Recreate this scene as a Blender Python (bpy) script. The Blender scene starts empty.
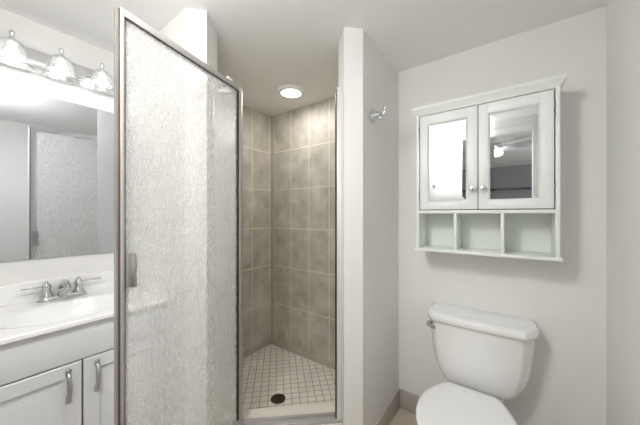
import bpy, bmesh, math, random
from mathutils import Vector, Matrix
random.seed(4)
PI = math.pi
SC = bpy.context.scene
COL = SC.collection

# ------------------------------------------------------------------ camera
cam_d = bpy.data.cameras.new('camera')
cam = bpy.data.objects.new('camera', cam_d)
COL.objects.link(cam)
cam.location = (0, 0, 1.322)
cam.rotation_euler = (PI / 2, 0, 0.6313)
cam_d.sensor_width = 36
cam_d.lens = 36 * 265.18 / 640
cam_d.shift_y = 1.79 / 640
cam_d.clip_start = 0.02
SC.camera = cam

# ------------------------------------------------------------------ world, exposure
w = bpy.data.worlds.new('world'); SC.world = w; w.use_nodes = True
w.node_tree.nodes['Background'].inputs[0].default_value = (0.9, 0.95, 1, 1)
w.node_tree.nodes['Background'].inputs[1].default_value = 0.5
SC.view_settings.view_transform = 'Standard'
SC.view_settings.look = 'None'
SC.view_settings.gamma = 1
SC.view_settings.exposure = 0.22
SC.view_settings.use_curve_mapping = False
SC.cycles.use_denoising = True
SC.cycles.max_bounces = 14
SC.cycles.diffuse_bounces = 7
SC.cycles.glossy_bounces = 6
SC.cycles.transmission_bounces = 8
SC.cycles.transparent_max_bounces = 16
SC.cycles.sample_clamp_indirect = 6
SC.cycles.caustics_reflective = False
SC.cycles.caustics_refractive = False

def lamp(name, kind, loc, power, color=(1, 1, 1), size=0.1, rot=None, size_y=None, spot=None):
    d = bpy.data.lights.new(name, kind); d.energy = power; d.color = color
    if kind == 'AREA':
        d.size = size
        if size_y: d.shape = 'RECTANGLE'; d.size_y = size_y
    else:
        d.shadow_soft_size = size
    o = bpy.data.objects.new(name, d); COL.objects.link(o); o.location = loc
    if rot: o.rotation_euler = rot
    return o

BULB_W, SHOWER_W, WINDOW_FILL_W, FILL_LAMP_W = 0.18, 3.1, 66.0, 12.5
# added fill, set as daylight from an assumed unseen bedroom window (its frame is built below)
lamp('window_fill', 'AREA', (2.55, -2.2, 1.45), WINDOW_FILL_W, (1, 0.99, 0.975), 2.6, (0, PI / 2, 0), 2.0)

# ------------------------------------------------------------------ materials
def mat(name, color, rough=0.5, metal=0.0, spec=0.5, coat=0.0, bump=None, emit=None):
    m = bpy.data.materials.new(name); m.use_nodes = True
    nt = m.node_tree; b = nt.nodes['Principled BSDF']
    b.inputs['Base Color'].default_value = (*color, 1)
    b.inputs['Roughness'].default_value = rough
    b.inputs['Metallic'].default_value = metal
    b.inputs['Specular IOR Level'].default_value = spec
    b.inputs['Coat Weight'].default_value = coat
    if emit:
        b.inputs['Emission Color'].default_value = (*emit[0], 1); b.inputs['Emission Strength'].default_value = emit[1]
    if bump:
        scale, dist = bump
        tc = nt.nodes.new('ShaderNodeTexCoord'); n = nt.nodes.new('ShaderNodeTexNoise'); bp = nt.nodes.new('ShaderNodeBump')
        n.inputs['Scale'].default_value = scale; n.inputs['Detail'].default_value = 4
        bp.inputs['Distance'].default_value = dist; bp.inputs['Strength'].default_value = 0.5
        nt.links.new(tc.outputs['Object'], n.inputs['Vector']); nt.links.new(n.outputs['Fac'], bp.inputs['Height'])
        nt.links.new(bp.outputs['Normal'], b.inputs['Normal'])
    return m

def tile_mat(name, axes, offs, bw, rh, mortar, c1, c2, grout, rough, noise_scale, rot=0.0, bevel=0.3, spec=0.35):
    m = bpy.data.materials.new(name); m.use_nodes = True
    nt = m.node_tree; b = nt.nodes['Principled BSDF']; L = nt.links.new
    tc = nt.nodes.new('ShaderNodeTexCoord'); sp = nt.nodes.new('ShaderNodeSeparateXYZ'); cb = nt.nodes.new('ShaderNodeCombineXYZ')
    mp = nt.nodes.new('ShaderNodeMapping'); mp.vector_type = 'POINT'
    L(tc.outputs['Object'], sp.inputs[0]); L(sp.outputs[axes[0]], cb.inputs[0]); L(sp.outputs[axes[1]], cb.inputs[1])
    L(cb.outputs[0], mp.inputs['Vector'])
    mp.inputs['Location'].default_value = (offs[0], offs[1], 0); mp.inputs['Rotation'].default_value = (0, 0, rot)
    br = nt.nodes.new('ShaderNodeTexBrick'); br.offset = 0; br.squash = 1
    br.inputs['Scale'].default_value = 1; br.inputs['Brick Width'].default_value = bw; br.inputs['Row Height'].default_value = rh
    br.inputs['Mortar Size'].default_value = mortar; br.inputs['Mortar Smooth'].default_value = 0.25; br.inputs['Bias'].default_value = 0
    br.inputs['Mortar'].default_value = (*grout, 1)
    L(mp.outputs['Vector'], br.inputs['Vector'])
    n = nt.nodes.new('ShaderNodeTexNoise'); n.inputs['Scale'].default_value = noise_scale; n.inputs['Detail'].default_value = 6
    n.inputs['Roughness'].default_value = 0.62
    L(tc.outputs['Object'], n.inputs['Vector'])
    rp = nt.nodes.new('ShaderNodeValToRGB'); rp.color_ramp.elements[0].position = 0.33; rp.color_ramp.elements[1].position = 0.68
    rp.color_ramp.elements[0].color = (*c1, 1); rp.color_ramp.elements[1].color = (*c2, 1)
    L(n.outputs['Fac'], rp.inputs[0]); L(rp.outputs[0], br.inputs['Color1']); L(rp.outputs[0], br.inputs['Color2'])
    L(br.outputs['Color'], b.inputs['Base Color'])
    bp = nt.nodes.new('ShaderNodeBump'); bp.invert = True; bp.inputs['Strength'].default_value = bevel; bp.inputs['Distance'].default_value = 0.003
    L(br.outputs['Fac'], bp.inputs['Height']); L(bp.outputs['Normal'], b.inputs['Normal'])
    b.inputs['Roughness'].default_value = rough; b.inputs['Specular IOR Level'].default_value = spec
    return m

def rain_glass():
    m = bpy.data.materials.new('rain_glass'); m.use_nodes = True
    nt = m.node_tree; nt.nodes.clear(); L = nt.links.new; N = nt.nodes.new
    out = N('ShaderNodeOutputMaterial')
    tc = N('ShaderNodeTexCoord'); mp = N('ShaderNodeMapping'); mp.inputs['Scale'].default_value = (200, 200, 45)
    L(tc.outputs['Object'], mp.inputs['Vector'])
    n = N('ShaderNodeTexNoise'); n.inputs['Scale'].default_value = 1; n.inputs['Detail'].default_value = 3; n.inputs['Distortion'].default_value = 0.8
    L(mp.outputs['Vector'], n.inputs['Vector'])
    bp = N('ShaderNodeBump'); bp.inputs['Strength'].default_value = 0.4; bp.inputs['Distance'].default_value = 0.002
    L(n.outputs['Fac'], bp.inputs['Height'])
    tr = N('ShaderNodeBsdfTransparent'); tr.inputs[0].default_value = (0.985, 0.985, 0.98, 1)
    tl = N('ShaderNodeBsdfTranslucent'); tl.inputs['Color'].default_value = (0.97, 0.97, 0.96, 1); L(bp.outputs['Normal'], tl.inputs['Normal'])
    df = N('ShaderNodeBsdfDiffuse'); df.inputs['Color'].default_value = (0.95, 0.95, 0.94, 1); L(bp.outputs['Normal'], df.inputs['Normal'])
    gl = N('ShaderNodeBsdfGlossy'); gl.inputs['Roughness'].default_value = 0.15; L(bp.outputs['Normal'], gl.inputs['Normal'])
    t = N('ShaderNodeMixShader'); t.inputs[0].default_value = 0.55; L(tl.outputs[0], t.inputs[1]); L(df.outputs[0], t.inputs[2])
    rp = N('ShaderNodeMapRange'); rp.inputs['From Min'].default_value = 0.3; rp.inputs['From Max'].default_value = 0.7
    rp.inputs['To Min'].default_value = 0.225; rp.inputs['To Max'].default_value = 0.29
    L(n.outputs['Fac'], rp.inputs['Value'])
    s = N('ShaderNodeMixShader'); L(rp.outputs[0], s.inputs[0]); L(tr.outputs[0], s.inputs[1]); L(t.outputs[0], s.inputs[2])
    f = N('ShaderNodeMixShader'); f.inputs[0].default_value = 0.03; L(s.outputs[0], f.inputs[1]); L(gl.outputs[0], f.inputs[2])
    L(f.outputs[0], out.inputs['Surface'])
    return m

def thin_glass(name, tint, solid, gloss=0.08, rough=0.05, glow=0.0):
    m = bpy.data.materials.new(name); m.use_nodes = True
    nt = m.node_tree; nt.nodes.clear(); L = nt.links.new; N = nt.nodes.new
    out = N('ShaderNodeOutputMaterial')
    tr = N('ShaderNodeBsdfTransparent'); tr.inputs[0].default_value = (*tint, 1)
    tl = N('ShaderNodeBsdfTranslucent'); tl.inputs[0].default_value = (*tint, 1)
    gl = N('ShaderNodeBsdfGlossy'); gl.inputs['Roughness'].default_value = rough
    a = N('ShaderNodeMixShader'); a.inputs[0].default_value = solid; L(tr.outputs[0], a.inputs[1]); L(tl.outputs[0], a.inputs[2])
    lw = N('ShaderNodeLayerWeight'); lw.inputs['Blend'].default_value = 0.35
    b = N('ShaderNodeMixShader'); L(a.outputs[0], b.inputs[1]); L(gl.outputs[0], b.inputs[2])
    mr = N('ShaderNodeMapRange'); mr.inputs['To Min'].default_value = gloss; mr.inputs['To Max'].default_value = 0.7
    L(lw.outputs['Facing'], mr.inputs['Value']); L(mr.outputs[0], b.inputs[0])
    L(b.outputs[0], out.inputs['Surface'])
    return m

M = dict(
    wall=mat('wall_paint', (0.80, 0.796, 0.782), 0.75, spec=0.2, bump=(180, 0.0006)),
    ceil=mat('ceiling_paint', (0.86, 0.857, 0.847), 0.85, spec=0.15, bump=(120, 0.001)),
    trim=mat('trim_paint', (0.86, 0.86, 0.85), 0.4),
    bedwall=mat('bedroom_paint', (0.32, 0.325, 0.34), 0.8, spec=0.2),
    carpet=mat('bedroom_carpet', (0.45, 0.41, 0.36), 0.95, bump=(300, 0.004)),
    cabinet=mat('vanity_paint', (0.70, 0.717, 0.738), 0.38),
    mint=mat('mint_white_paint', (0.82, 0.85, 0.815), 0.4),
    cabdoor=mat('door_white_paint', (0.82, 0.83, 0.835), 0.38),
    porcelain=mat('porcelain', (0.88, 0.885, 0.885), 0.1, coat=0.6),
    seat=mat('seat_plastic', (0.87, 0.875, 0.875), 0.2, coat=0.2),
    marble=mat('cultured_marble', (0.88, 0.88, 0.875), 0.14, coat=0.4),
    chrome=mat('chrome', (0.82, 0.83, 0.84), 0.07, 1.0),
    nickel=mat('brushed_nickel', (0.52, 0.52, 0.51), 0.3, 1.0),
    alu=mat('satin_aluminium', (0.47, 0.455, 0.435), 0.48, 0.5, bump=(90, 0.0003)),
    jamb=mat('bright_aluminium', (0.78, 0.78, 0.79), 0.35, 0.4),
    darkchrome=mat('polished_chrome', (0.62, 0.63, 0.64), 0.08, 1.0),
    bronze=mat('dark_seal_rubber', (0.025, 0.02, 0.018), 0.5),
    seam=mat('brown_anodised_edge', (0.13, 0.085, 0.06), 0.4, 0.4),
    mirror=mat('silvered_mirror', (0.62, 0.645, 0.675), 0.015, 1.0),
    cabmirror=mat('clear_mirror', (0.74, 0.75, 0.76), 0.02, 1.0),
    dark=mat('shadow_gap_black', (0.02, 0.02, 0.02), 0.6),
    drain=mat('bronze_drain', (0.10, 0.075, 0.055), 0.4, 0.7),
    base=mat('taupe_base_tile', (0.44, 0.42, 0.385), 0.4, bump=(30, 0.001)),
    plastic=mat('white_plastic', (0.85, 0.85, 0.84), 0.35),
    fan=mat('fan_white', (0.75, 0.75, 0.75), 0.4),
    rod=mat('dark_rod', (0.015, 0.015, 0.016), 0.4),
    bulb=mat('lit_bulb', (1, 1, 1), 0.3, emit=((1, 0.97, 0.93), 5)),
    globe=mat('lit_globe', (1, 1, 1), 0.3, emit=((1, 0.98, 0.96), 9)),
    led=mat('led_diffuser', (1, 1, 1), 0.4, emit=((1, 0.99, 0.97), 3)),
    rain=rain_glass(),
    shade=thin_glass('ribbed_shade_glass', (0.97, 0.98, 0.99), 0.16, 0.05, 0.12),
    vinyl=thin_glass('clear_vinyl', (0.97, 0.96, 0.94), 0.55, 0.05, 0.2),
    tile_b=tile_mat('wall_tile_back', ('X', 'Z'), (1.911 + 0.0, -0.075), 0.2175, 0.371, 0.005, (0.40, 0.375, 0.315), (0.64, 0.61, 0.545), (0.72, 0.69, 0.62), 0.42, 6),
    tile_l=tile_mat('wall_tile_left', ('Y', 'Z'), (-1.830 + 0.2175 * 9, -0.075), 0.2175, 0.371, 0.005, (0.40, 0.375, 0.315), (0.64, 0.61, 0.545), (0.72, 0.69, 0.62), 0.42, 6),
    tile_cove=mat('cove_tile', (0.47, 0.43, 0.36), 0.35, bump=(20, 0.001)),
    mosaic=tile_mat('mosaic_floor', ('X', 'Y'), (0.02, 0.01), 0.055, 0.055, 0.0024, (0.76, 0.73, 0.66), (0.86, 0.83, 0.76), (0.26, 0.24, 0.21), 0.35, 9, rot=-PI / 4, bevel=0.4),
    curb=mat('curb_cap', (0.74, 0.71, 0.64), 0.35, bump=(25, 0.001)),
    floor=tile_mat('beige_floor_tile', ('X', 'Y'), (0.1, 0.05), 0.33, 0.33, 0.005, (0.50, 0.43, 0.345), (0.60, 0.53, 0.44), (0.40, 0.36, 0.30), 0.35, 5),
)

# ------------------------------------------------------------------ mesh helpers
def wloc(p):
    v = Vector((0, 0, 0))
    while p is not None:
        v += p.location; p = p.parent
    return v

def obj(name, bm, m, parent=None, smooth=None):
    bmesh.ops.recalc_face_normals(bm, faces=bm.faces)
    if parent is not None:
        bmesh.ops.translate(bm, verts=bm.verts, vec=-wloc(parent))
    me = bpy.data.meshes.new(name); bm.to_mesh(me); bm.free()
    for mm in (m if isinstance(m, (list, tuple)) else [m]): me.materials.append(mm)
    o = bpy.data.objects.new(name, me); COL.objects.link(o)
    if parent is not None: o.parent = parent
    if smooth is not None:
        for p in me.polygons: p.use_smooth = True
        me.set_sharp_from_angle(angle=math.radians(smooth))
    return o

def struct(name, bm, m, smooth=None):
    o = obj(name, bm, m, None, smooth); o['kind'] = 'structure'; return o

def thing(name, label, cat, loc, group=None):
    o = bpy.data.objects.new(name, None); COL.objects.link(o); o.location = loc; o.empty_display_size = 0.05
    o['label'] = label; o['category'] = cat
    if group: o['group'] = group
    return o

def tag(o, label, cat):
    o['label'] = label; o['category'] = cat; return o

def box(bm, x0, x1, y0, y1, z0, z1, bev=0.0, seg=2, mi=0, M4=None):
    t = bmesh.new()
    bmesh.ops.create_cube(t, size=1)
    bmesh.ops.scale(t, verts=t.verts, vec=(abs(x1 - x0), abs(y1 - y0), abs(z1 - z0)))
    bmesh.ops.translate(t, verts=t.verts, vec=((x0 + x1) / 2, (y0 + y1) / 2, (z0 + z1) / 2))
    if bev: bmesh.ops.bevel(t, geom=t.edges[:], offset=bev, segments=seg, profile=0.5, affect='EDGES')
    merge(bm, t, M4, mi)

def merge(bm, t, M4=None, mi=0):
    if M4 is not None: bmesh.ops.transform(t, matrix=M4, verts=t.verts)
    for f in t.faces: f.material_index = mi
    me = bpy.data.meshes.new('tmp'); t.to_mesh(me); t.free(); bm.from_mesh(me); bpy.data.meshes.remove(me)

def prism(bm, pts, z0, z1, bev=0.0):
    t = bmesh.new()
    lo = [t.verts.new((x, y, z0)) for x, y in pts]; hi = [t.verts.new((x, y, z1)) for x, y in pts]
    n = len(pts)
    t.faces.new(lo[::-1]); t.faces.new(hi)
    for i in range(n): t.faces.new((lo[i], lo[(i + 1) % n], hi[(i + 1) % n], hi[i]))
    if bev: bmesh.ops.bevel(t, geom=t.edges[:], offset=bev, segments=2, profile=0.5, affect='EDGES')
    merge(bm, t)

def loft(bm, rings, cap0=True, cap1=True, closed=True):
    t = bmesh.new()
    R = [[t.verts.new(p) for p in r] for r in rings]
    n = len(R[0])
    for a, b in zip(R, R[1:]):
        for i in range(n if closed else n - 1):
            t.faces.new((a[i], a[(i + 1) % n], b[(i + 1) % n], b[i]))
    if cap0: t.faces.new(R[0][::-1])
    if cap1: t.faces.new(R[-1])
    merge(bm, t)

def frame_of(d):
    d = Vector(d).normalized()
    up = Vector((0, 0, 1)) if abs(d.z) < 0.9 else Vector((1, 0, 0))
    a = d.cross(up).normalized(); b = a.cross(d).normalized()
    return a, b, d

def lathe(bm, prof, origin, axis=(0, 0, 1), n=28, cap=True):
    """prof: list of (radius, height along axis)"""
    a, b, d = frame_of(axis); o = Vector(origin)
    rings = [[o + d * h + (a * math.cos(2 * PI * i / n) + b * math.sin(2 * PI * i / n)) * max(r, 1e-4) for i in range(n)] for r, h in prof]
    loft(bm, rings, cap, cap)

def tube(bm, pts, rad, n=14, flat=1.0):
    pts = [Vector(p) for p in pts]
    rad = rad if isinstance(rad, (list, tuple)) else [rad] * len(pts)
    rings = []; pa = None
    for i, p in enumerate(pts):
        d = (pts[min(i + 1, len(pts) - 1)] - pts[max(i - 1, 0)]).normalized()
        if pa is None: a, b, _ = frame_of(d)
        else:
            a = (pa - d * pa.dot(d)).normalized(); b = d.cross(a).normalized()
        pa = a
        rings.append([p + (a * math.cos(2 * PI * k / n) + b * math.sin(2 * PI * k / n) * flat) * rad[i] for k in range(n)])
    loft(bm, rings)

def bez(p0, p1, p2, p3, n=12):
    P = [Vector(p) for p in (p0, p1, p2, p3)]
    return [P[0] * (1 - t) ** 3 + P[1] * 3 * t * (1 - t) ** 2 + P[2] * 3 * t * t * (1 - t) + P[3] * t ** 3 for t in (i / n for i in range(n + 1))]

def basis(origin, ex, ey):
    """4x4 matrix: local x -> ex, y -> ey, z -> up"""
    ex = Vector(ex).normalized(); ey = Vector(ey).normalized(); ez = ex.cross(ey)
    m = Matrix((ex, ey, ez)).transposed().to_4x4(); m.translation = Vector(origin); return m

# ------------------------------------------------------------------ dimensions
H = 2.30
BY, PX, RX, VX, SY = 1.796, -0.6425, 0.35, -1.966, 1.8515   # back wall, partition, right wall, vanity wall, shower back
WY = 0.637                                                 # side wall beside the vanity
FY = -0.12                                                 # wall with the bathroom doorway
DX0, DX1, DZ = -0.40, 0.16, 2.16                            # doorway

# ------------------------------------------------------------------ room shell
b = bmesh.new(); box(b, -2.1, 0.5, -0.24, 2.0, -0.1, 0); struct('floor', b, M['floor'])
b = bmesh.new(); box(b, -2.1, 0.5, -0.24, 2.0, H, H + 0.1); struct('ceiling', b, M['ceil'])
b = bmesh.new(); box(b, VX - 0.134, VX, -0.24, 2.0, 0, H); struct('wall_left', b, M['wall'])
b = bmesh.new(); box(b, RX, RX + 0.15, -0.24, 2.0, 0, H); struct('wall_right', b, M['wall'])
b = bmesh.new(); box(b, PX, RX, BY, 2.0, 0, H); box(b, VX, PX, SY + 0.01, 2.0, 0, H); struct('wall_back', b, M['wall'])
# partition between shower and toilet, end cut at 45 degrees
PEND = [(PX, BY), (PX, 1.262), (-0.715, 1.192), (-0.818, 1.300), (-0.818, SY + 0.01), (PX, SY + 0.01)]
b = bmesh.new(); prism(b, PEND, 0, H); struct('wall_partition', b, M['wall'])
WEND = [(VX, WY), (-1.257, WY), (-1.189, 0.706), (-1.290, 0.826), (VX, 0.826)]
b = bmesh.new(); prism(b, WEND, 0, H); struct('wall_beside_vanity', b, M['wall'])
# wall with the doorway behind the camera
b = bmesh.new()
box(b, VX, DX0, FY - 0.12, FY, 0, H); box(b, DX1, RX, FY - 0.12, FY, 0, H); box(b, DX0, DX1, FY - 0.12, FY, DZ, H)
struct('wall_front', b, M['wall'])
b = bmesh.new()
for x0, x1 in ((DX0 - 0.055, DX0 + 0.012), (DX1 - 0.012, DX1 + 0.055)): box(b, x0, x1, FY - 0.13, FY + 0.014, 0, DZ + 0.05, 0.003)
box(b, DX0 - 0.055, DX1 + 0.055, FY - 0.13, FY + 0.0145, DZ - 0.012, DZ + 0.052, 0.003)
struct('trim_1', b, M['trim'], 30)
# shower tile linings
b = bmesh.new(); box(b, VX, -0.818, SY, SY + 0.01, 0.035, H); struct('wall_shower_back', b, M['tile_b'])
b = bmesh.new(); box(b, VX, VX + 0.008, 0.826, SY, 0.035, H); struct('wall_shower_left', b, M['tile_l'])
b = bmesh.new(); box(b, -0.826, -0.818, 1.31, SY, 0.035, H); struct('wall_shower_right', b, M['tile_l'])
b = bmesh.new(); box(b, VX + 0.008, -1.30, 0.826, 0.834, 0.035, H); struct('wall_shower_front', b, M['tile_b'])
b = bmesh.new()
prism(b, [(VX, 0.826), (-1.290, 0.826), (-0.818, 1.300), (-0.818, SY), (VX, SY)], 0.0, 0.036); struct('floor_shower', b, M['mosaic'])
b = bmesh.new()
box(b, VX + 0.008, -0.826, SY - 0.012, SY, 0.036, 0.083, 0.002); box(b, VX + 0.008, VX + 0.02, 0.834, SY - 0.012, 0.036, 0.083, 0.002)
struct('trim_2', b, M['tile_cove'], 30)
b = bmesh.new(); box(b, VX + 0.008, VX + 0.055, SY - 0.004, SY, 0.083, H, 0.001); struct('trim_3', b, M['tile_cove'])
# curb across the slanted opening
def cpt(x, c): return (x, x + c)
b = bmesh.new()
prism(b, [(-1.240, 0.660), (-0.690, 1.215), (-0.715, 1.192), (-0.818, 1.300), (-0.818, 1.375), (-1.390, 0.834), (-1.290, 0.826), (-1.189, 0.706)], 0.0, 0.19)
struct('trim_4', b, M['trim'])
b = bmesh.new()
prism(b, [(-1.189, 0.706), (-0.715, 1.192), (-0.818, 1.300), (-0.826, 1.375), (-1.385, 0.840), (-1.290, 0.826)], 0.19, 0.2); struct('trim_5', b, M['curb'])
# baseboards
b = bmesh.new(); box(b, PX, RX, BY - 0.012, BY, 0, 0.126, 0.003); struct('baseboard_back', b, M['base'], 30)
b = bmesh.new(); box(b, PX, PX + 0.012, 1.27, BY - 0.012, 0, 0.126, 0.003); struct('baseboard_partition', b, M['base'], 30)
b = bmesh.new(); box(b, RX - 0.012, RX, FY, BY - 0.012, 0, 0.126, 0.003); struct('baseboard_right', b, M['base'], 30)

# bedroom beyond the doorway (seen in the cabinet mirrors)
BH = 2.5
b = bmesh.new(); box(b, -2.6, 2.8, -4.9, -0.24, -0.1, 0); struct('floor_bedroom', b, M['carpet'])
b = bmesh.new(); box(b, -2.6, 2.8, -4.9, -0.24, BH, BH + 0.1); struct('ceiling_bedroom', b, M['ceil'])
b = bmesh.new(); box(b, -2.6, 2.8, -4.9, -4.76, 0, BH); struct('wall_bedroom_far', b, M['bedwall'])
b = bmesh.new(); box(b, -2.6, -2.5, -4.76, -0.24, 0, BH); struct('wall_bedroom_left', b, M['bedwall'])
b = bmesh.new()
box(b, 2.65, 2.75, -4.76, -3.55, 0, BH); box(b, 2.65, 2.75, -0.9, -0.24, 0, BH); box(b, 2.65, 2.75, -3.55, -0.9, 0, 0.4); box(b, 2.65, 2.75, -3.55, -0.9, BH - 0.02, BH)
struct('wall_bedroom_right', b, M['bedwall'])
b = bmesh.new()
for y in (-3.55, -2.25, -0.95): box(b, 2.66, 2.72, y, y + 0.05, 0.4, BH - 0.02)
box(b, 2.66, 2.72, -3.5, -0.95, 0.4, 0.45); struct('added_window', b, M['trim'])  # unseen window, added for the fill to come through
b = bmesh.new()
box(b, 0.5, 2.65, -0.30, -0.24, 0, BH); box(b, -2.5, -2.1, -0.30, -0.24, 0, BH); box(b, -2.1, 0.5, -0.30, -0.24, H, BH)
struct('wall_bedroom_near', b, M['bedwall'])

# ------------------------------------------------------------------ shower enclosure
JR = Vector((-0.770, 1.232, 0)); HG = Vector((-1.162, 0.876, 0)); JL = Vector((-1.246, 0.786, 0))
eo = (JR - HG).normalized(); no = Vector((-eo.y, eo.x, 0))     # along the opening, into the shower
ZT, ZB = 1.977, 0.2
enc = thing('shower_enclosure', 'fixed aluminium shower frame with jamb, sill and narrow glass strip standing on the curb', 'shower frame', (-1.0, 1.02, 0.2))
Mo = basis(HG, eo, no); LEN = (JR - HG).length
b = bmesh.new(); box(b, LEN - 0.016, LEN + 0.014, -0.02, 0.02, ZB + 0.001, ZT + 0.030, 0.002, M4=Mo); obj('wall_jamb', b, M['jamb'], enc, 30)
b = bmesh.new(); box(b, LEN + 0.014, LEN + 0.036, -0.032, -0.012, ZB + 0.001, ZT + 0.026, 0.003, M4=Mo); obj('wall_channel', b, M['jamb'], enc, 30)
b = bmesh.new(); box(b, LEN - 0.022, LEN - 0.016, -0.012, 0.012, ZB + 0.02, ZT + 0.024, 0.001, M4=Mo); obj('seal', b, M['bronze'], enc)
b = bmesh.new(); box(b, -0.15, LEN + 0.012, -0.024, 0.024, ZB, ZB + 0.016, 0.003, M4=Mo)
box(b, -0.15, LEN + 0.012, 0.012, 0.024, ZB, ZB + 0.028, 0.002, M4=Mo); obj('sill', b, M['alu'], enc, 30)
b = bmesh.new(); box(b, -0.012, 0.012, -0.014, 0.014, ZB + 0.016, ZT, 0.002, M4=Mo); obj('hinge_post', b, M['alu'], enc, 30)
b = bmesh.new(); box(b, -0.146, -0.13, -0.014, 0.014, ZB + 0.016, ZT, 0.002, M4=Mo); obj('wall_jamb', b, M['jamb'], enc, 30)
b = bmesh.new(); box(b, -0.13, -0.012, -0.003, 0.003, ZB + 0.016, ZT - 0.02, M4=Mo); obj('fixed_glass', b, M['rain'], enc)
b = bmesh.new(); box(b, -0.13, -0.012, -0.012, 0.012, ZT - 0.024, ZT, 0.002, M4=Mo); obj('top_rail', b, M['alu'], enc, 30)

# open hinged door
FE = Vector((-1.0215, 0.2962, 0)); ed = (FE - HG).normalized(); nd = Vector((-ed.y, ed.x, 0))
if nd.x < 0: nd = -nd                                          # towards the room centre / camera
h0 = HG + ed * 0.018 + nd * 0.016
DL = (FE - h0).length
sd = thing('shower_door', 'rain glass shower door in satin metal frame standing open in front of the vanity', 'shower door', (h0.x, h0.y, ZB + 0.02))
Md = basis(h0, ed, nd) if ed.cross(nd).z > 0 else basis(h0, ed, nd)
zb, zt = ZB + 0.052, ZT
b = bmesh.new(); box(b, 0, 0.018, -0.009, 0.009, zb, zt, 0.002, M4=Md); obj('hinge_stile', b, M['alu'], sd, 30)
b = bmesh.new(); box(b, DL - 0.0135, DL - 0.003, -0.009, 0.009, zb, zt, 0.002, M4=Md); st = obj('free_stile', b, M['alu'], sd, 30)
b = bmesh.new(); box(b, DL - 0.003, DL + 0.002, -0.008, 0.004, zb, zt - 0.004, 0.001, M4=Md); obj('edge_strip', b, M['seam'], st)
b = bmesh.new(); box(b, DL + 0.002, DL + 0.010, -0.006, 0.003, zb, zt - 0.008, 0.001, M4=Md); obj('clear_seal', b, M['vinyl'], st)
b = bmesh.new(); box(b, 0.018, DL - 0.0135, -0.009, 0.009, zt - 0.024, zt, 0.002, M4=Md); obj('top_rail', b, M['alu'], sd, 30)
b = bmesh.new(); box(b, 0.018, DL - 0.0135, -0.009, 0.009, zb, zb + 0.024, 0.002, M4=Md)
box(b, 0.01, DL - 0.03, -0.004, 0.004, zb - 0.014, zb, M4=Md); obj('bottom_rail', b, M['alu'], sd, 30)
b = bmesh.new(); box(b, 0.016, DL - 0.012, -0.0025, 0.0025, zb + 0.022, zt - 0.022, M4=Md); obj('glass_panel', b, M['rain'], sd)
b = bmesh.new()
for x0, x1 in ((0.018, 0.027), (DL - 0.0155, DL - 0.0135)): box(b, x0, x1, -0.006, 0.0085, zb + 0.024, zt - 0.024, M4=Md)
box(b, 0.0215, DL - 0.0155, -0.005, 0.006, zt - 0.0265, zt - 0.024, M4=Md); obj('glazing_gasket', b, M['bronze'], sd)
b = bmesh.new()
box(b, DL - 0.036, DL - 0.004, -0.0125, -0.0092, zb, zt, 0.001, M4=Md); box(b, 0.0, DL - 0.036, -0.0125, -0.0092, zt - 0.034, zt, 0.001, M4=Md)
obj('outer_trim', b, M['jamb'], sd, 30)
for s in (1, -1):
    b = bmesh.new()
    zc = 1.140; y0, y1 = (0.0025, 0.016) if s > 0 else (-0.016, -0.0025)
    box(b, DL - 0.041, DL - 0.015, y0, y1, zc - 0.055, zc + 0.055, 0.002, M4=Md)
    box(b, DL - 0.041, DL - 0.033, y0 + s * 0.006, y1 + s * 0.010, zc - 0.055, zc + 0.055, 0.002, M4=Md)
    obj('pull_handle', b, M['nickel'], sd, 30)
b = bmesh.new(); box(b, 0.062, 0.098, -0.008, 0.008, zt, zt + 0.012, 0.003, M4=Md); obj('pivot_cap', b, M['plastic'], sd, 30)

# drain, light in the shower
t = thing('shower_drain', 'round dark bronze drain set in the mosaic shower floor', 'drain', (-1.325, 1.318, 0.036))
b = bmesh.new(); lathe(b, [(0.0, 0.0005), (0.050, 0.0005), (0.052, 0.003), (0.049, 0.0045), (0.0, 0.0045)], (-1.325, 1.318, 0.036), n=36); obj('rim', b, M['drain'], t, 40)
b = bmesh.new()
for r in (0.012, 0.026, 0.04):
    lathe(b, [(r, 0.0045), (r + 0.005, 0.0045), (r + 0.005, 0.0062), (r, 0.0062), (r, 0.0045)], (-1.325, 1.318, 0.036), n=32, cap=False)
obj('grate', b, M['drain'], t, 40)
LC = (-1.427, 1.562)
t = thing('ceiling_light', 'round flush ceiling light with white ring above the shower', 'ceiling light', (*LC, H))
b = bmesh.new(); lathe(b, [(0.078, 0.0), (0.105, 0.0), (0.104, -0.010), (0.094, -0.020), (0.080, -0.021), (0.078, 0.0)], (*LC, H), n=40, cap=False); obj('trim_ring', b, M['plastic'], t, 50)
b = bmesh.new(); lathe(b, [(0.0, -0.004), (0.080, -0.004), (0.080, -0.016), (0.06, -0.022), (0.0, -0.024)], (*LC, H), n=40); obj('diffuser', b, M['led'], t, 60)
lamp('shower_lamp', 'AREA', (LC[0], LC[1], H - 0.03), SHOWER_W, (1, 0.97, 0.92), 0.14).data.shape = 'DISK'

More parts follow.
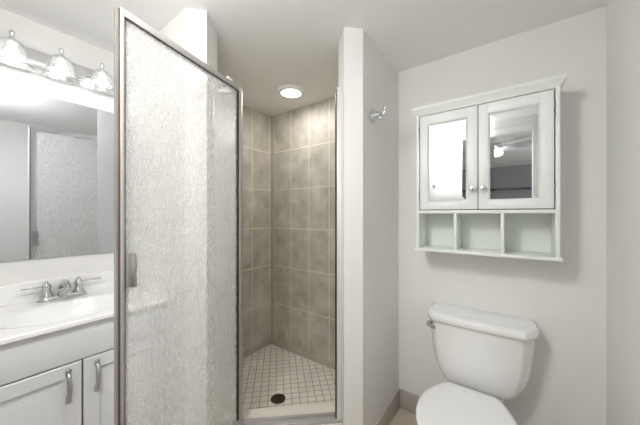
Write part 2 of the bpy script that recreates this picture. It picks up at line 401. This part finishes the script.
t = thing('fill_lamp', 'added fill lamp, round and opal, on the unseen ceiling near the doorway', 'ceiling lamp', (-0.62, 0.02, H))  # invented lamp out of view, added to brighten the room
b = bmesh.new(); lathe(b, [(0.0, 0.0), (0.135, 0.0), (0.135, -0.02), (0.125, -0.024), (0.0, -0.024)], (-0.62, 0.02, H), n=40); obj('lamp_base', b, M['plastic'], t, 50)
b = bmesh.new(); lathe(b, [(0.0, -0.0245), (0.115, -0.0245), (0.125, -0.05), (0.120, -0.085), (0.095, -0.12), (0.05, -0.14), (0.0, -0.145)], (-0.62, 0.02, H), n=40); obj('lamp_shade', b, M['led'], t, 60)
lamp('fill_lamp_light', 'POINT', (-0.62, 0.02, H - 0.27), FILL_LAMP_W, (1, 0.995, 0.985), 0.10)
lamp('fill_lamp_downlight', 'AREA', (-0.62, 0.02, H - 0.15), FILL_LAMP_W * 0.62, (1, 0.995, 0.985), 0.22).data.shape = 'DISK'

# ------------------------------------------------------------------ robe hook on the partition
hb = Vector((PX, 1.375, 1.872))
t = thing('robe_hook', 'chrome robe hook on the partition wall right of the shower', 'hook', hb)
b = bmesh.new(); lathe(b, [(0.0, 0.0), (0.037, 0.0), (0.038, 0.004), (0.035, 0.008), (0.028, 0.014), (0.022, 0.026), (0.016, 0.038), (0.010, 0.048), (0.0, 0.05)], hb, (1, 0, 0)); obj('base', b, M['darkchrome'], t, 30)
b = bmesh.new()
p = hb + Vector((0.045, 0, 0))
tube(b, bez(p, p + Vector((0.02, 0, -0.004)), p + Vector((0.03, 0, -0.004)), p + Vector((0.032, 0, 0.026)), 10), 0.0055)
q = p + Vector((0.032, 0, 0.03)); lathe(b, [(0.0, -0.010), (0.006, -0.008), (0.0085, 0), (0.006, 0.008), (0, 0.010)], q); lathe(b, [(0.004, -0.012), (0.008, -0.006), (0.0085, 0.004), (0.003, 0.012)], p + Vector((0.002, 0, -0.016)))
obj('hook_arm', b, M['darkchrome'], t, 50)

# ------------------------------------------------------------------ wall cabinet above the toilet
CF = 1.5955                                                     # front plane of the doors
CX0, CX1, CB = -0.464, 0.168, 1.5948
t = thing('wall_cabinet', 'mint white bathroom wall cabinet with two mirrored doors above the toilet', 'wall cabinet', ((CX0 + CX1) / 2, BY, 1.18))
ZS, ZD0, ZD1 = 1.126, 1.3490, 1.8895
b = bmesh.new()
T = 0.016
box(b, CX0, CX0 + T, CB, BY - 0.001, ZS, 1.914, 0.001); box(b, CX1 - T, CX1, CB, BY - 0.001, ZS, 1.914, 0.001)
box(b, CX0 + T, CX1 - T, BY - 0.012, BY - 0.001, ZS, 1.914)
box(b, CX0 + T, CX1 - T, CB, BY - 0.012, ZD1 + 0.0045, 1.914, 0.001)
obj('carcass', b, M['mint'], t, 30)
b = bmesh.new(); box(b, CX0 + T, CX1 - T, CB, BY - 0.012, ZD0 - 0.022, ZD0 - 0.0045, 0.001); obj('shelf', b, M['mint'], t, 30)
b = bmesh.new(); box(b, CX0 - 0.005, CX1 + 0.007, CB - 0.010, BY - 0.001, ZS - 0.016, ZS, 0.003); obj('bottom_board', b, M['mint'], t, 30)
for x in (-0.258, -0.046):
    b = bmesh.new(); box(b, x - 0.007, x + 0.007, CB + 0.003, BY - 0.012, ZS, ZD0 - 0.022, 0.001); obj('divider', b, M['mint'], t, 30)
# crown: profile swept round left, front, right
b = bmesh.new()
prof = [(0.0, 1.902), (0.003, 1.902), (0.005, 1.908), (0.011, 1.914), (0.016, 1.922), (0.021, 1.927), (0.023, 1.931), (0.023, 1.939), (0.0, 1.939)]
rings = []
for (cx, cy, sx, sy) in ((CX0, BY - 0.001, -1, 0), (CX0, CB, -1, -1), (CX1, CB, 1, -1), (CX1, BY - 0.001, 1, 0)):
    rings.append([(cx + sx * o_, cy + sy * o_, z) for o_, z in prof])
loft(b, rings)
box(b, CX0, CX1, CB, BY - 0.001, 1.9145, 1.939)
obj('crown_moulding', b, M['mint'], t, 35)
for i, (x0, x1, kx, hx) in enumerate(((CX0 + T + 0.0045, -0.1525, -1, CX0 + T + 0.002), (-0.1485, CX1 - T - 0.0045, 1, CX1 - T - 0.002))):
    d0 = bmesh.new()
    mw0, mw1 = (0.047, 0.052) if i == 0 else (0.047, 0.060)
    mx0, mx1, mz0, mz1 = x0 + 0.043, x1 - 0.047, ZD0 + 0.042, ZD1 - 0.052
    y0, y1 = CF, CF + 0.018
    box(d0, x0, mx0, y0, y1, ZD0, ZD1, 0.0015); box(d0, mx1, x1, y0, y1, ZD0, ZD1, 0.0015)
    box(d0, mx0 - 0.002, mx1 + 0.002, y0, y1, ZD0, mz0, 0.0015); box(d0, mx0 - 0.002, mx1 + 0.002, y0, y1, mz1, ZD1, 0.0015)
    # sloping inner moulding
    for rr in ([(mx0, mz0), (mx1, mz0), (mx1, mz1), (mx0, mz1)],):
        o_ = [(x, y0 + 0.001, z) for x, z in rr]
        k = 0.008; ii = [(mx0 + k, mz0 + k), (mx1 - k, mz0 + k), (mx1 - k, mz1 - k), (mx0 + k, mz1 - k)]
        in_ = [(x, y0 + 0.009, z) for x, z in ii]; bk = [(x, y0 + 0.016, z) for x, z in rr]
        loft(d0, [o_, in_, bk, o_], False, False)
    dr = obj('door', d0, M['cabdoor'], t, 30)
    # bevelled mirror
    m_ = bmesh.new(); k = 0.006; bv = 0.020
    a_ = [(mx0 + k, mz0 + k), (mx1 - k, mz0 + k), (mx1 - k, mz1 - k), (mx0 + k, mz1 - k)]
    c_ = [(mx0 + k + bv, mz0 + k + bv), (mx1 - k - bv, mz0 + k + bv), (mx1 - k - bv, mz1 - k - bv), (mx0 + k + bv, mz1 - k - bv)]
    loft(m_, [[(x, y0 + 0.013, z) for x, z in a_], [(x, y0 + 0.0096, z) for x, z in a_], [(x, y0 + 0.009, z) for x, z in c_]])
    obj('mirror', m_, M['cabmirror'], dr)
    kn = bmesh.new(); kxp = (x1 - 0.022) if i == 0 else (x0 + 0.022)
    lathe(kn, [(0.0, 0.0), (0.006, 0.0), (0.005, 0.010), (0.013, 0.016), (0.015, 0.022), (0.011, 0.029), (0.0, 0.031)], (kxp, y0, 1.455), (0, -1, 0), 20); obj('knob', kn, M['chrome'], dr, 50)
    for hz in (1.43, 1.80):
        hh = bmesh.new(); tube(hh, [(hx - kx * -0.0005, y0 - 0.001, hz - 0.028), (hx - kx * -0.0005, y0 - 0.001, hz + 0.028)], 0.0035, 10); obj('hinge', hh, M['nickel'], dr, 50)
# black sheet behind the doors, stands in for shade in their gaps
b = bmesh.new(); box(b, CX0 + T, CX1 - T, CF + 0.0185, CF + 0.0205, ZD0 - 0.004, ZD1 + 0.0045); obj('gap_shade', b, M['dark'], t)

# ------------------------------------------------------------------ toilet
TX = -0.161
t = thing('toilet', 'white two piece toilet with closed lid against the back wall', 'toilet', (TX, 1.45, 0))
def tank_ring(w, yf, yb, z, cxr, cyr):
    pts = [(TX - w + 0.012, yb), (TX - w, yb - 0.012)]
    for i in range(9):
        a = i / 8 * PI / 2
        u = 1 - math.cos(a); v = 1 - math.sin(a); k = i / 8; u = 0.5 * u + 0.5 * k; v = 0.5 * v + 0.5 * (1 - k)
        pts.append((TX - w + cxr * u, yf + cyr * v))
    for i in range(9):
        a = PI / 2 - i / 8 * PI / 2
        u = 1 - math.cos(a); v = 1 - math.sin(a); k = 1 - i / 8; u = 0.5 * u + 0.5 * k; v = 0.5 * v + 0.5 * (1 - k)
        pts.append((TX + w - cxr * u, yf + cyr * v))
    pts += [(TX + w, yb - 0.012), (TX + w - 0.012, yb)]
    return [(x, y, z) for x, y in pts]
b = bmesh.new()
rings = []
for z, w_, yf, yb, cr in ((0.382, 0.110, 1.64, 1.745, 0.05), (0.395, 0.150, 1.612, 1.755, 0.05), (0.400, 0.172, 1.604, 1.765, 0.055), (0.414, 0.190, 1.600, 1.775, 0.055), (0.435, 0.205, 1.598, 1.78, 0.055), (0.47, 0.219, 1.596, 1.782, 0.055),
                          (0.52, 0.230, 1.593, 1.784, 0.055), (0.58, 0.238, 1.590, 1.785, 0.055), (0.65, 0.244, 1.588, 1.785, 0.055), (0.725, 0.248, 1.585, 1.785, 0.055)):
    rings.append(tank_ring(w_, yf, yb, z, cr, 0.10 if z > 0.41 else 0.06))
loft(b, rings); obj('tank', b, M['porcelain'], t, 50)
b = bmesh.new()
rings = [tank_ring(w_, yf, yb, z, 0.058, 0.105) for z, w_, yf, yb in ((0.722, 0.249, 1.581, 1.788), (0.724, 0.257, 1.572, 1.790), (0.730, 0.260, 1.568, 1.791), (0.750, 0.260, 1.567, 1.791), (0.762, 0.252, 1.571, 1.790), (0.767, 0.243, 1.580, 1.786), (0.769, 0.225, 1.60, 1.776))]
loft(b, rings); obj('tank_lid', b, M['porcelain'], t, 60)
b = bmesh.new()
p = Vector((TX - 0.224, 1.615, 0.700))
lathe(b, [(0.0, 0), (0.014, 0), (0.014, 0.006), (0.008, 0.008), (0.006, 0.018), (0, 0.018)], p, (-0.85, -0.5, 0), 18)
tube(b, [p + Vector((-0.016, -0.006, 0.001)), p + Vector((-0.012, -0.022, -0.004)), p + Vector((0.008, -0.036, -0.010)), p + Vector((0.026, -0.040, -0.013))], [0.009, 0.009, 0.009, 0.011], 12)
obj('flush_lever', b, M['nickel'], t, 50)
def oval(w, yb, yf, z, wb, n=20, cx=TX - 0.014):
    """egg outline: back edge half-width wb at yb, widest w, nose at yf"""
    pts = []; ym = yb - 0.22
    for i in range(n + 1):                       # right side from back to nose
        a = i / n
        if a < 0.5:
            u = a / 0.5; y = yb + (ym - yb) * u; x = wb + (w - wb) * math.sin(u * PI / 2) ** 0.9
        else:
            u = (a - 0.5) / 0.5; y = ym + (yf - ym) * math.sin(u * PI / 2); x = w * math.cos(u * PI / 2)
        pts.append((x, y))
    L_ = [(cx + x, y, z) for x, y in pts] + [(cx - x, y, z) for x, y in pts[-2::-1]]
    return L_
b = bmesh.new()
rings = [oval(*a) for a in ((0.192, 1.552, 1.062, 0.409, 0.112), (0.199, 1.556, 1.055, 0.413, 0.116), (0.200, 1.556, 1.054, 0.421, 0.116), (0.196, 1.553, 1.058, 0.427, 0.113), (0.180, 1.54, 1.078, 0.4305, 0.098), (0.12, 1.48, 1.14, 0.432, 0.06))]
loft(b, rings); obj('seat_lid', b, M['seat'], t, 60)
b = bmesh.new()
rings = [oval(*a) for a in ((0.188, 1.545, 1.066, 0.386, 0.110), (0.195, 1.55, 1.058, 0.390, 0.114), (0.195, 1.55, 1.058, 0.402, 0.114), (0.188, 1.545, 1.066, 0.4055, 0.110))]
loft(b, rings); obj('seat', b, M['seat'], t, 60)
for s in (-1, 1):
    b = bmesh.new(); box(b, TX + s * 0.075 - 0.02, TX + s * 0.075 + 0.02, 1.551, 1.585, 0.387, 0.408, 0.005); obj('seat_hinge', b, M['seat'], t, 40)
b = bmesh.new()
rings = [oval(*a) for a in ((0.10, 1.60, 1.22, 0.0, 0.095), (0.105, 1.60, 1.21, 0.012, 0.10), (0.10, 1.59, 1.22, 0.06, 0.095), (0.105, 1.58, 1.20, 0.14, 0.09), (0.13, 1.57, 1.15, 0.22, 0.095), (0.165, 1.57, 1.09, 0.30, 0.11), (0.182, 1.57, 1.068, 0.35, 0.125), (0.186, 1.57, 1.064, 0.375, 0.13), (0.18, 1.565, 1.07, 0.384, 0.125))]
loft(b, rings)
prism(b, [(TX - 0.11, 1.50), (TX + 0.11, 1.50), (TX + 0.125, 1.70), (TX + 0.11, 1.76), (TX - 0.11, 1.76), (TX - 0.125, 1.70)], 0.30, 0.383, 0.012)
prism(b, [(TX - 0.085, 1.50), (TX + 0.085, 1.50), (TX + 0.085, 1.74), (TX - 0.085, 1.74)], 0.0, 0.32, 0.012)
obj('bowl', b, M['porcelain'], t, 50)

# ------------------------------------------------------------------ vanity
VF = -1.466                                                     # door fronts
Y0, Y1 = 0.0, WY
vn = thing('vanity_cabinet', 'pale grey vanity cabinet with raised panel doors below the sink', 'vanity cabinet', (-1.7, 0.32, 0))
b = bmesh.new()

for y in (Y0 + 0.004, Y1 - 0.017): box(b, VX + 0.001, VF - 0.022, y, y + 0.016, 0.09, 0.863)
box(b, VX + 0.001, VX + 0.008, Y0 + 0.02, Y1 - 0.017, 0.09, 0.70); box(b, VX + 0.001, VF - 0.022, Y0 + 0.02, Y1 - 0.017, 0.09, 0.106)
box(b, VX + 0.001, VF - 0.085, Y0 + 0.02, Y1 - 0.001, 0.0, 0.09)
obj('carcass', b, M['cabinet'], vn)
b = bmesh.new(); box(b, VF - 0.0195, VF, Y0 + 0.006, Y1 - 0.002, 0.714, 0.862, 0.003); obj('false_drawer_front', b, M['cabinet'], vn, 30)
b = bmesh.new(); box(b, VF - 0.0215, VF - 0.0195, Y0 + 0.006, Y1 - 0.002, 0.1, 0.72); obj('gap_shade', b, M['dark'], vn)  # black backing that paints the shade between the door fronts
YM = 0.312
for i, (y0, y1) in enumerate(((Y0 + 0.006, YM - 0.003), (YM + 0.003, Y1 - 0.002))):
    z0, z1 = 0.105, 0.708
    b = bmesh.new(); box(b, VF - 0.0195, VF - 0.0115, y0, y1, z0, z1, 0.002)
    # routed raised panel as stepped loft (outline inset, depth)
    def ring(k, x): return [(x, y0 + k, z0 + k), (x, y1 - k, z0 + k), (x, y1 - k, z1 - k), (x, y0 + k, z1 - k)]
    X = VF
    loft(b, [ring(0.0, X - 0.012), ring(0.0, X - 0.003), ring(0.003, X), ring(0.052, X), ring(0.057, X - 0.006), ring(0.064, X - 0.0105), ring(0.070, X - 0.0105), ring(0.096, X - 0.0015), ring(0.100, X - 0.0005)])
    dr = obj('door', b, M['cabinet'], vn, 25)
    yh = y1 - 0.042 if i == 0 else y0 + 0.044
    zc = 0.622
    b = bmesh.new()
    for s in (-1, 1):
        lathe(b, [(0.0, 0), (0.010, 0), (0.0105, 0.003), (0.006, 0.006), (0.0, 0.007)], (VF, yh, zc + s * 0.060), (1, 0, 0), 18)
        lathe(b, [(0.0, 0), (0.0095, 0), (0.010, 0.003), (0.0, 0.006)], (VF, yh, zc + s * 0.047), (1, 0, 0), 18)
    tube(b, bez((VF + 0.002, yh, zc - 0.052), (VF + 0.030, yh, zc - 0.045), (VF + 0.030, yh, zc + 0.045), (VF + 0.002, yh, zc + 0.052), 16),
         [0.0055 + 0.003 * math.sin(PI * k / 16) for k in range(17)], 14)
    obj('handle', b, M['nickel'], dr, 50)

# counter with integrated basin
CZ = 0.884; XF = VF + 0.020
def sst(a): a = min(1, max(0, a)); return a * a * (3 - 2 * a)
ct = thing('washbasin', 'glossy white countertop washbasin with backsplash on the pale grey vanity cabinet', 'sink', (-1.7, 0.32, 0.864))
b = bmesh.new(); t_ = bmesh.new()
nx, ny = 70, 90
def zf(x, y):
    r = math.hypot((x + 1.672) / 0.158, (y - 0.312) / 0.232)
    if r >= 1.12: return CZ
    if r >= 1.0: return CZ - 0.004 * sst((1.12 - r) / 0.12)
    return CZ - 0.004 - 0.125 * (1 - r ** 2.6) ** 0.8
G = [[t_.verts.new((VX + 0.001 + (XF - 0.006 - VX - 0.001) * i / nx, Y0 + (Y1 - 0.001 - Y0) * j / ny, 0)) for j in range(ny + 1)] for i in range(nx + 1)]
for r_ in G:
    for v in r_: v.co.z = zf(v.co.x, v.co.y)
for i in range(nx):
    for j in range(ny): t_.faces.new((G[i][j], G[i + 1][j], G[i + 1][j + 1], G[i][j + 1]))
merge(b, t_)
# rounded front edge and underside rim
e = []
for k in range(7):
    a = k / 6 * PI / 2; e.append((XF - 0.006 + 0.006 * math.sin(a), CZ - 0.006 + 0.006 * math.cos(a)))
e += [(XF, CZ - 0.018), (XF - 0.002, CZ - 0.020), (XF - 0.03, CZ - 0.020), (XF - 0.03, CZ - 0.012), (XF - 0.006, CZ - 0.012)]
loft(b, [[(x, y, z) for x, z in e] for y in (Y0, Y1 - 0.001)])
box(b, VX + 0.001, XF - 0.03, Y1 - 0.012, Y1 - 0.001, CZ - 0.020, CZ - 0.001); box(b, VX + 0.001, XF - 0.03, Y0, Y0 + 0.012, CZ - 0.020, CZ - 0.001)
obj('countertop', b, M['marble'], ct, 40)
b = bmesh.new(); box(b, VX + 0.001, VX + 0.018, Y0, Y1 - 0.001, CZ, 0.984, 0.004); obj('backsplash', b, M['marble'], ct, 30)
b = bmesh.new(); lathe(b, [(0.0, 0), (0.022, 0), (0.023, 0.003), (0.012, 0.004), (0.0, 0.003)], (-1.672, 0.312, CZ - 0.1285), n=24); obj('basin_drain', b, M['chrome'], ct, 40)

# faucet
fx, fy = VX + 0.055, 0.328
fc = thing('faucet', 'chrome centerset faucet with two lever handles behind the basin', 'faucet', (fx, fy, CZ))
FS = Matrix.Translation((fx, fy, CZ)) @ Matrix.Diagonal((1.12, 1.18, 1.42, 1)) @ Matrix.Translation((-fx, -fy, -CZ))
def fobj(name, bm, parent, sm):
    bmesh.ops.transform(bm, matrix=FS, verts=bm.verts); return obj(name, bm, M['darkchrome'], parent, sm)
b = bmesh.new()
def stadium(hl, r, z, n=10):
    pts = []
    for k in range(n + 1):
        a = -PI / 2 + PI * k / n; pts.append((fx + r * math.sin(a) * 1.0, fy + hl + r * math.cos(a), z))
    for k in range(n + 1):
        a = PI / 2 + PI * k / n; pts.append((fx + r * math.sin(a), fy - hl + r * math.cos(a), z))
    return pts
loft(b, [stadium(0.055, 0.027, CZ + 0.0005), stadium(0.055, 0.027, CZ + 0.006), stadium(0.054, 0.023, CZ + 0.013), stadium(0.054, 0.018, CZ + 0.015)]); fobj('deck_plate', b, fc, 40)
b = bmesh.new()
lathe(b, [(0.020, 0.013), (0.017, 0.022), (0.0145, 0.034), (0.015, 0.040), (0.009, 0.044)], (fx, fy, CZ), n=24)
tube(b, bez((fx, fy, CZ + 0.030), (fx, fy, CZ + 0.062), (fx + 0.05, fy, CZ + 0.070), (fx + 0.100, fy, CZ + 0.040), 14), [0.017 - 0.005 * k / 14 for k in range(15)], 18)
lathe(b, [(0.0105, 0.0), (0.011, -0.014), (0.008, -0.016)], (fx + 0.097, fy, CZ + 0.040), n=18); fobj('spout', b, fc, 50)
b = bmesh.new(); tube(b, [(fx - 0.022, fy, CZ + 0.012), (fx - 0.022, fy, CZ + 0.05)], 0.0028, 10); lathe(b, [(0, 0.046), (0.006, 0.05), (0.0065, 0.056), (0, 0.061)], (fx - 0.022, fy, CZ), n=14); fobj('lift_rod', b, fc, 50)
for s in (-1, 1):
    c0 = Vector((fx, fy + s * 0.052, CZ))
    b = bmesh.new(); lathe(b, [(0.022, 0.013), (0.0215, 0.018), (0.015, 0.026), (0.0115, 0.038), (0.012, 0.044), (0.016, 0.048), (0.0155, 0.055), (0.009, 0.062), (0.006, 0.064), (0.0065, 0.068), (0, 0.071)], c0, n=24); pz = fobj('valve', b, fc, 45)
    b = bmesh.new(); d = Vector((0.012, s, -0.02))
    tube(b, [c0 + Vector((0, 0, 0.053)) + d * k for k in (0.008, 0.025, 0.045, 0.074, 0.081, 0.084)], [0.005, 0.0032, 0.003, 0.0038, 0.0035, 0.0015], 12); fobj('lever', b, pz, 50)

# wall mirror
b = bmesh.new()
box(b, 0.0, 0.005, 0.0, WY - 0.004, 1.0945, 1.934, 0.001, M4=Matrix.Translation((VX + 0.0008, 0, 0)) @ Matrix.Rotation(-0.0105, 4, 'Z')); tag(obj('wall_mirror', b, M['mirror']), 'large frameless mirror on the wall behind the sink', 'mirror')

# vanity light
vl = thing('vanity_light', 'chrome bar light with three lit bell shaped glass shades above the mirror', 'wall lamp', (VX, 0.312, 2.08))
b = bmesh.new()
box(b, VX + 0.001, VX + 0.022, 0.03, 0.595, 2.035, 2.150, 0.006); box(b, VX + 0.022, VX + 0.034, 0.04, 0.585, 2.062, 2.122, 0.005)
obj('back_plate', b, M['chrome'], vl, 30)
SX = VX + 0.115
for y in (0.148, 0.312, 0.476):
    b = bmesh.new()
    tube(b, bez((VX + 0.03, y, 2.095), (VX + 0.07, y, 2.10), (SX, y, 2.12), (SX, y, 2.155), 10), 0.007, 12)
    lathe(b, [(0.017, 2.095), (0.020, 2.10), (0.020, 2.118), (0.012, 2.128), (0.007, 2.134), (0.0075, 2.140), (0.011, 2.146), (0.011, 2.156), (0.006, 2.163), (0, 2.166)], (SX, y, 0), n=22)
    arm = obj('lamp_arm', b, M['chrome'], vl, 45)
    b = bmesh.new(); prof = []
    n = 48; rings = []
    for r, z in ((0.020, 2.117), (0.030, 2.112), (0.038, 2.100), (0.043, 2.080), (0.046, 2.055), (0.050, 2.035), (0.058, 2.020), (0.068, 2.010), (0.072, 2.007)):
        rings.append([(SX + r * (1 + 0.018 * math.cos(24 * 2 * PI * k / 96 * 2)) * math.cos(2 * PI * k / 96), y + r * (1 + 0.018 * math.cos(24 * 2 * PI * k / 96 * 2)) * math.sin(2 * PI * k / 96), z) for k in range(96)])
    loft(b, rings, False, False); obj('lamp_shade', b, M['shade'], arm, 60)
    b = bmesh.new(); lathe(b, [(0.011, 2.098), (0.012, 2.088), (0.020, 2.072), (0.0245, 2.056), (0.022, 2.040), (0.012, 2.029), (0, 2.026)], (SX, y, 0), n=22); obj('bulb', b, M['bulb'], arm, 60)
    lamp('vanity_bulb_light', 'POINT', (SX, y, 2.008), BULB_W, (1, 0.99, 0.975), 0.02)

# ------------------------------------------------------------------ things behind the camera, seen in the cabinet mirrors
t = thing('ceiling_fan', 'white ceiling fan with lit globe in the bedroom, reflected in right cabinet mirror', 'ceiling fan', (-0.23, -2.15, BH))
F = (-0.23, -2.15, 0)
b = bmesh.new(); lathe(b, [(0.0, BH), (0.075, BH), (0.075, BH - 0.03), (0.10, BH - 0.045), (0.11, BH - 0.075), (0.085, BH - 0.10), (0.04, BH - 0.105), (0.0, BH - 0.105)], F); obj('motor', b, M['fan'], t, 45)
for k in range(5):
    a = 0.5 + k * 2 * PI / 5
    m4 = Matrix.Translation((F[0], F[1], BH - 0.075)) @ Matrix.Rotation(a, 4, 'Z') @ Matrix.Rotation(0.2, 4, 'X')
    b = bmesh.new(); prism(b, [(0.10, -0.03), (0.2, -0.06), (0.62, -0.07), (0.66, -0.04), (0.66, 0.04), (0.62, 0.07), (0.2, 0.06), (0.10, 0.03)], -0.004, 0.004)
    bmesh.ops.transform(b, matrix=m4, verts=b.verts); obj('blade', b, M['fan'], t)
b = bmesh.new(); lathe(b, [(0.04, BH - 0.105), (0.07, BH - 0.12), (0.085, BH - 0.15), (0.07, BH - 0.185), (0.035, BH - 0.2), (0, BH - 0.203)], F); obj('globe', b, M['globe'], t, 60)
b = bmesh.new(); tube(b, [(-1.6, -4.70, 1.93), (1.4, -4.70, 1.93)], 0.035, 14); r = tag(obj('curtain_rod', b, M['rod'], None, 50), 'dark rod on the far bedroom wall, reflected in right cabinet mirror', 'rod')
b = bmesh.new(); box(b, -0.80, -0.745, FY, FY + 0.018, 1.66, 1.79, 0.004); box(b, -0.787, -0.765, FY + 0.018, FY + 0.024, 1.70, 1.73, 0.002)
tag(obj('thermostat', b, M['plastic'], None, 30), 'white wall control beside the doorway, reflected in left cabinet mirror', 'wall control')
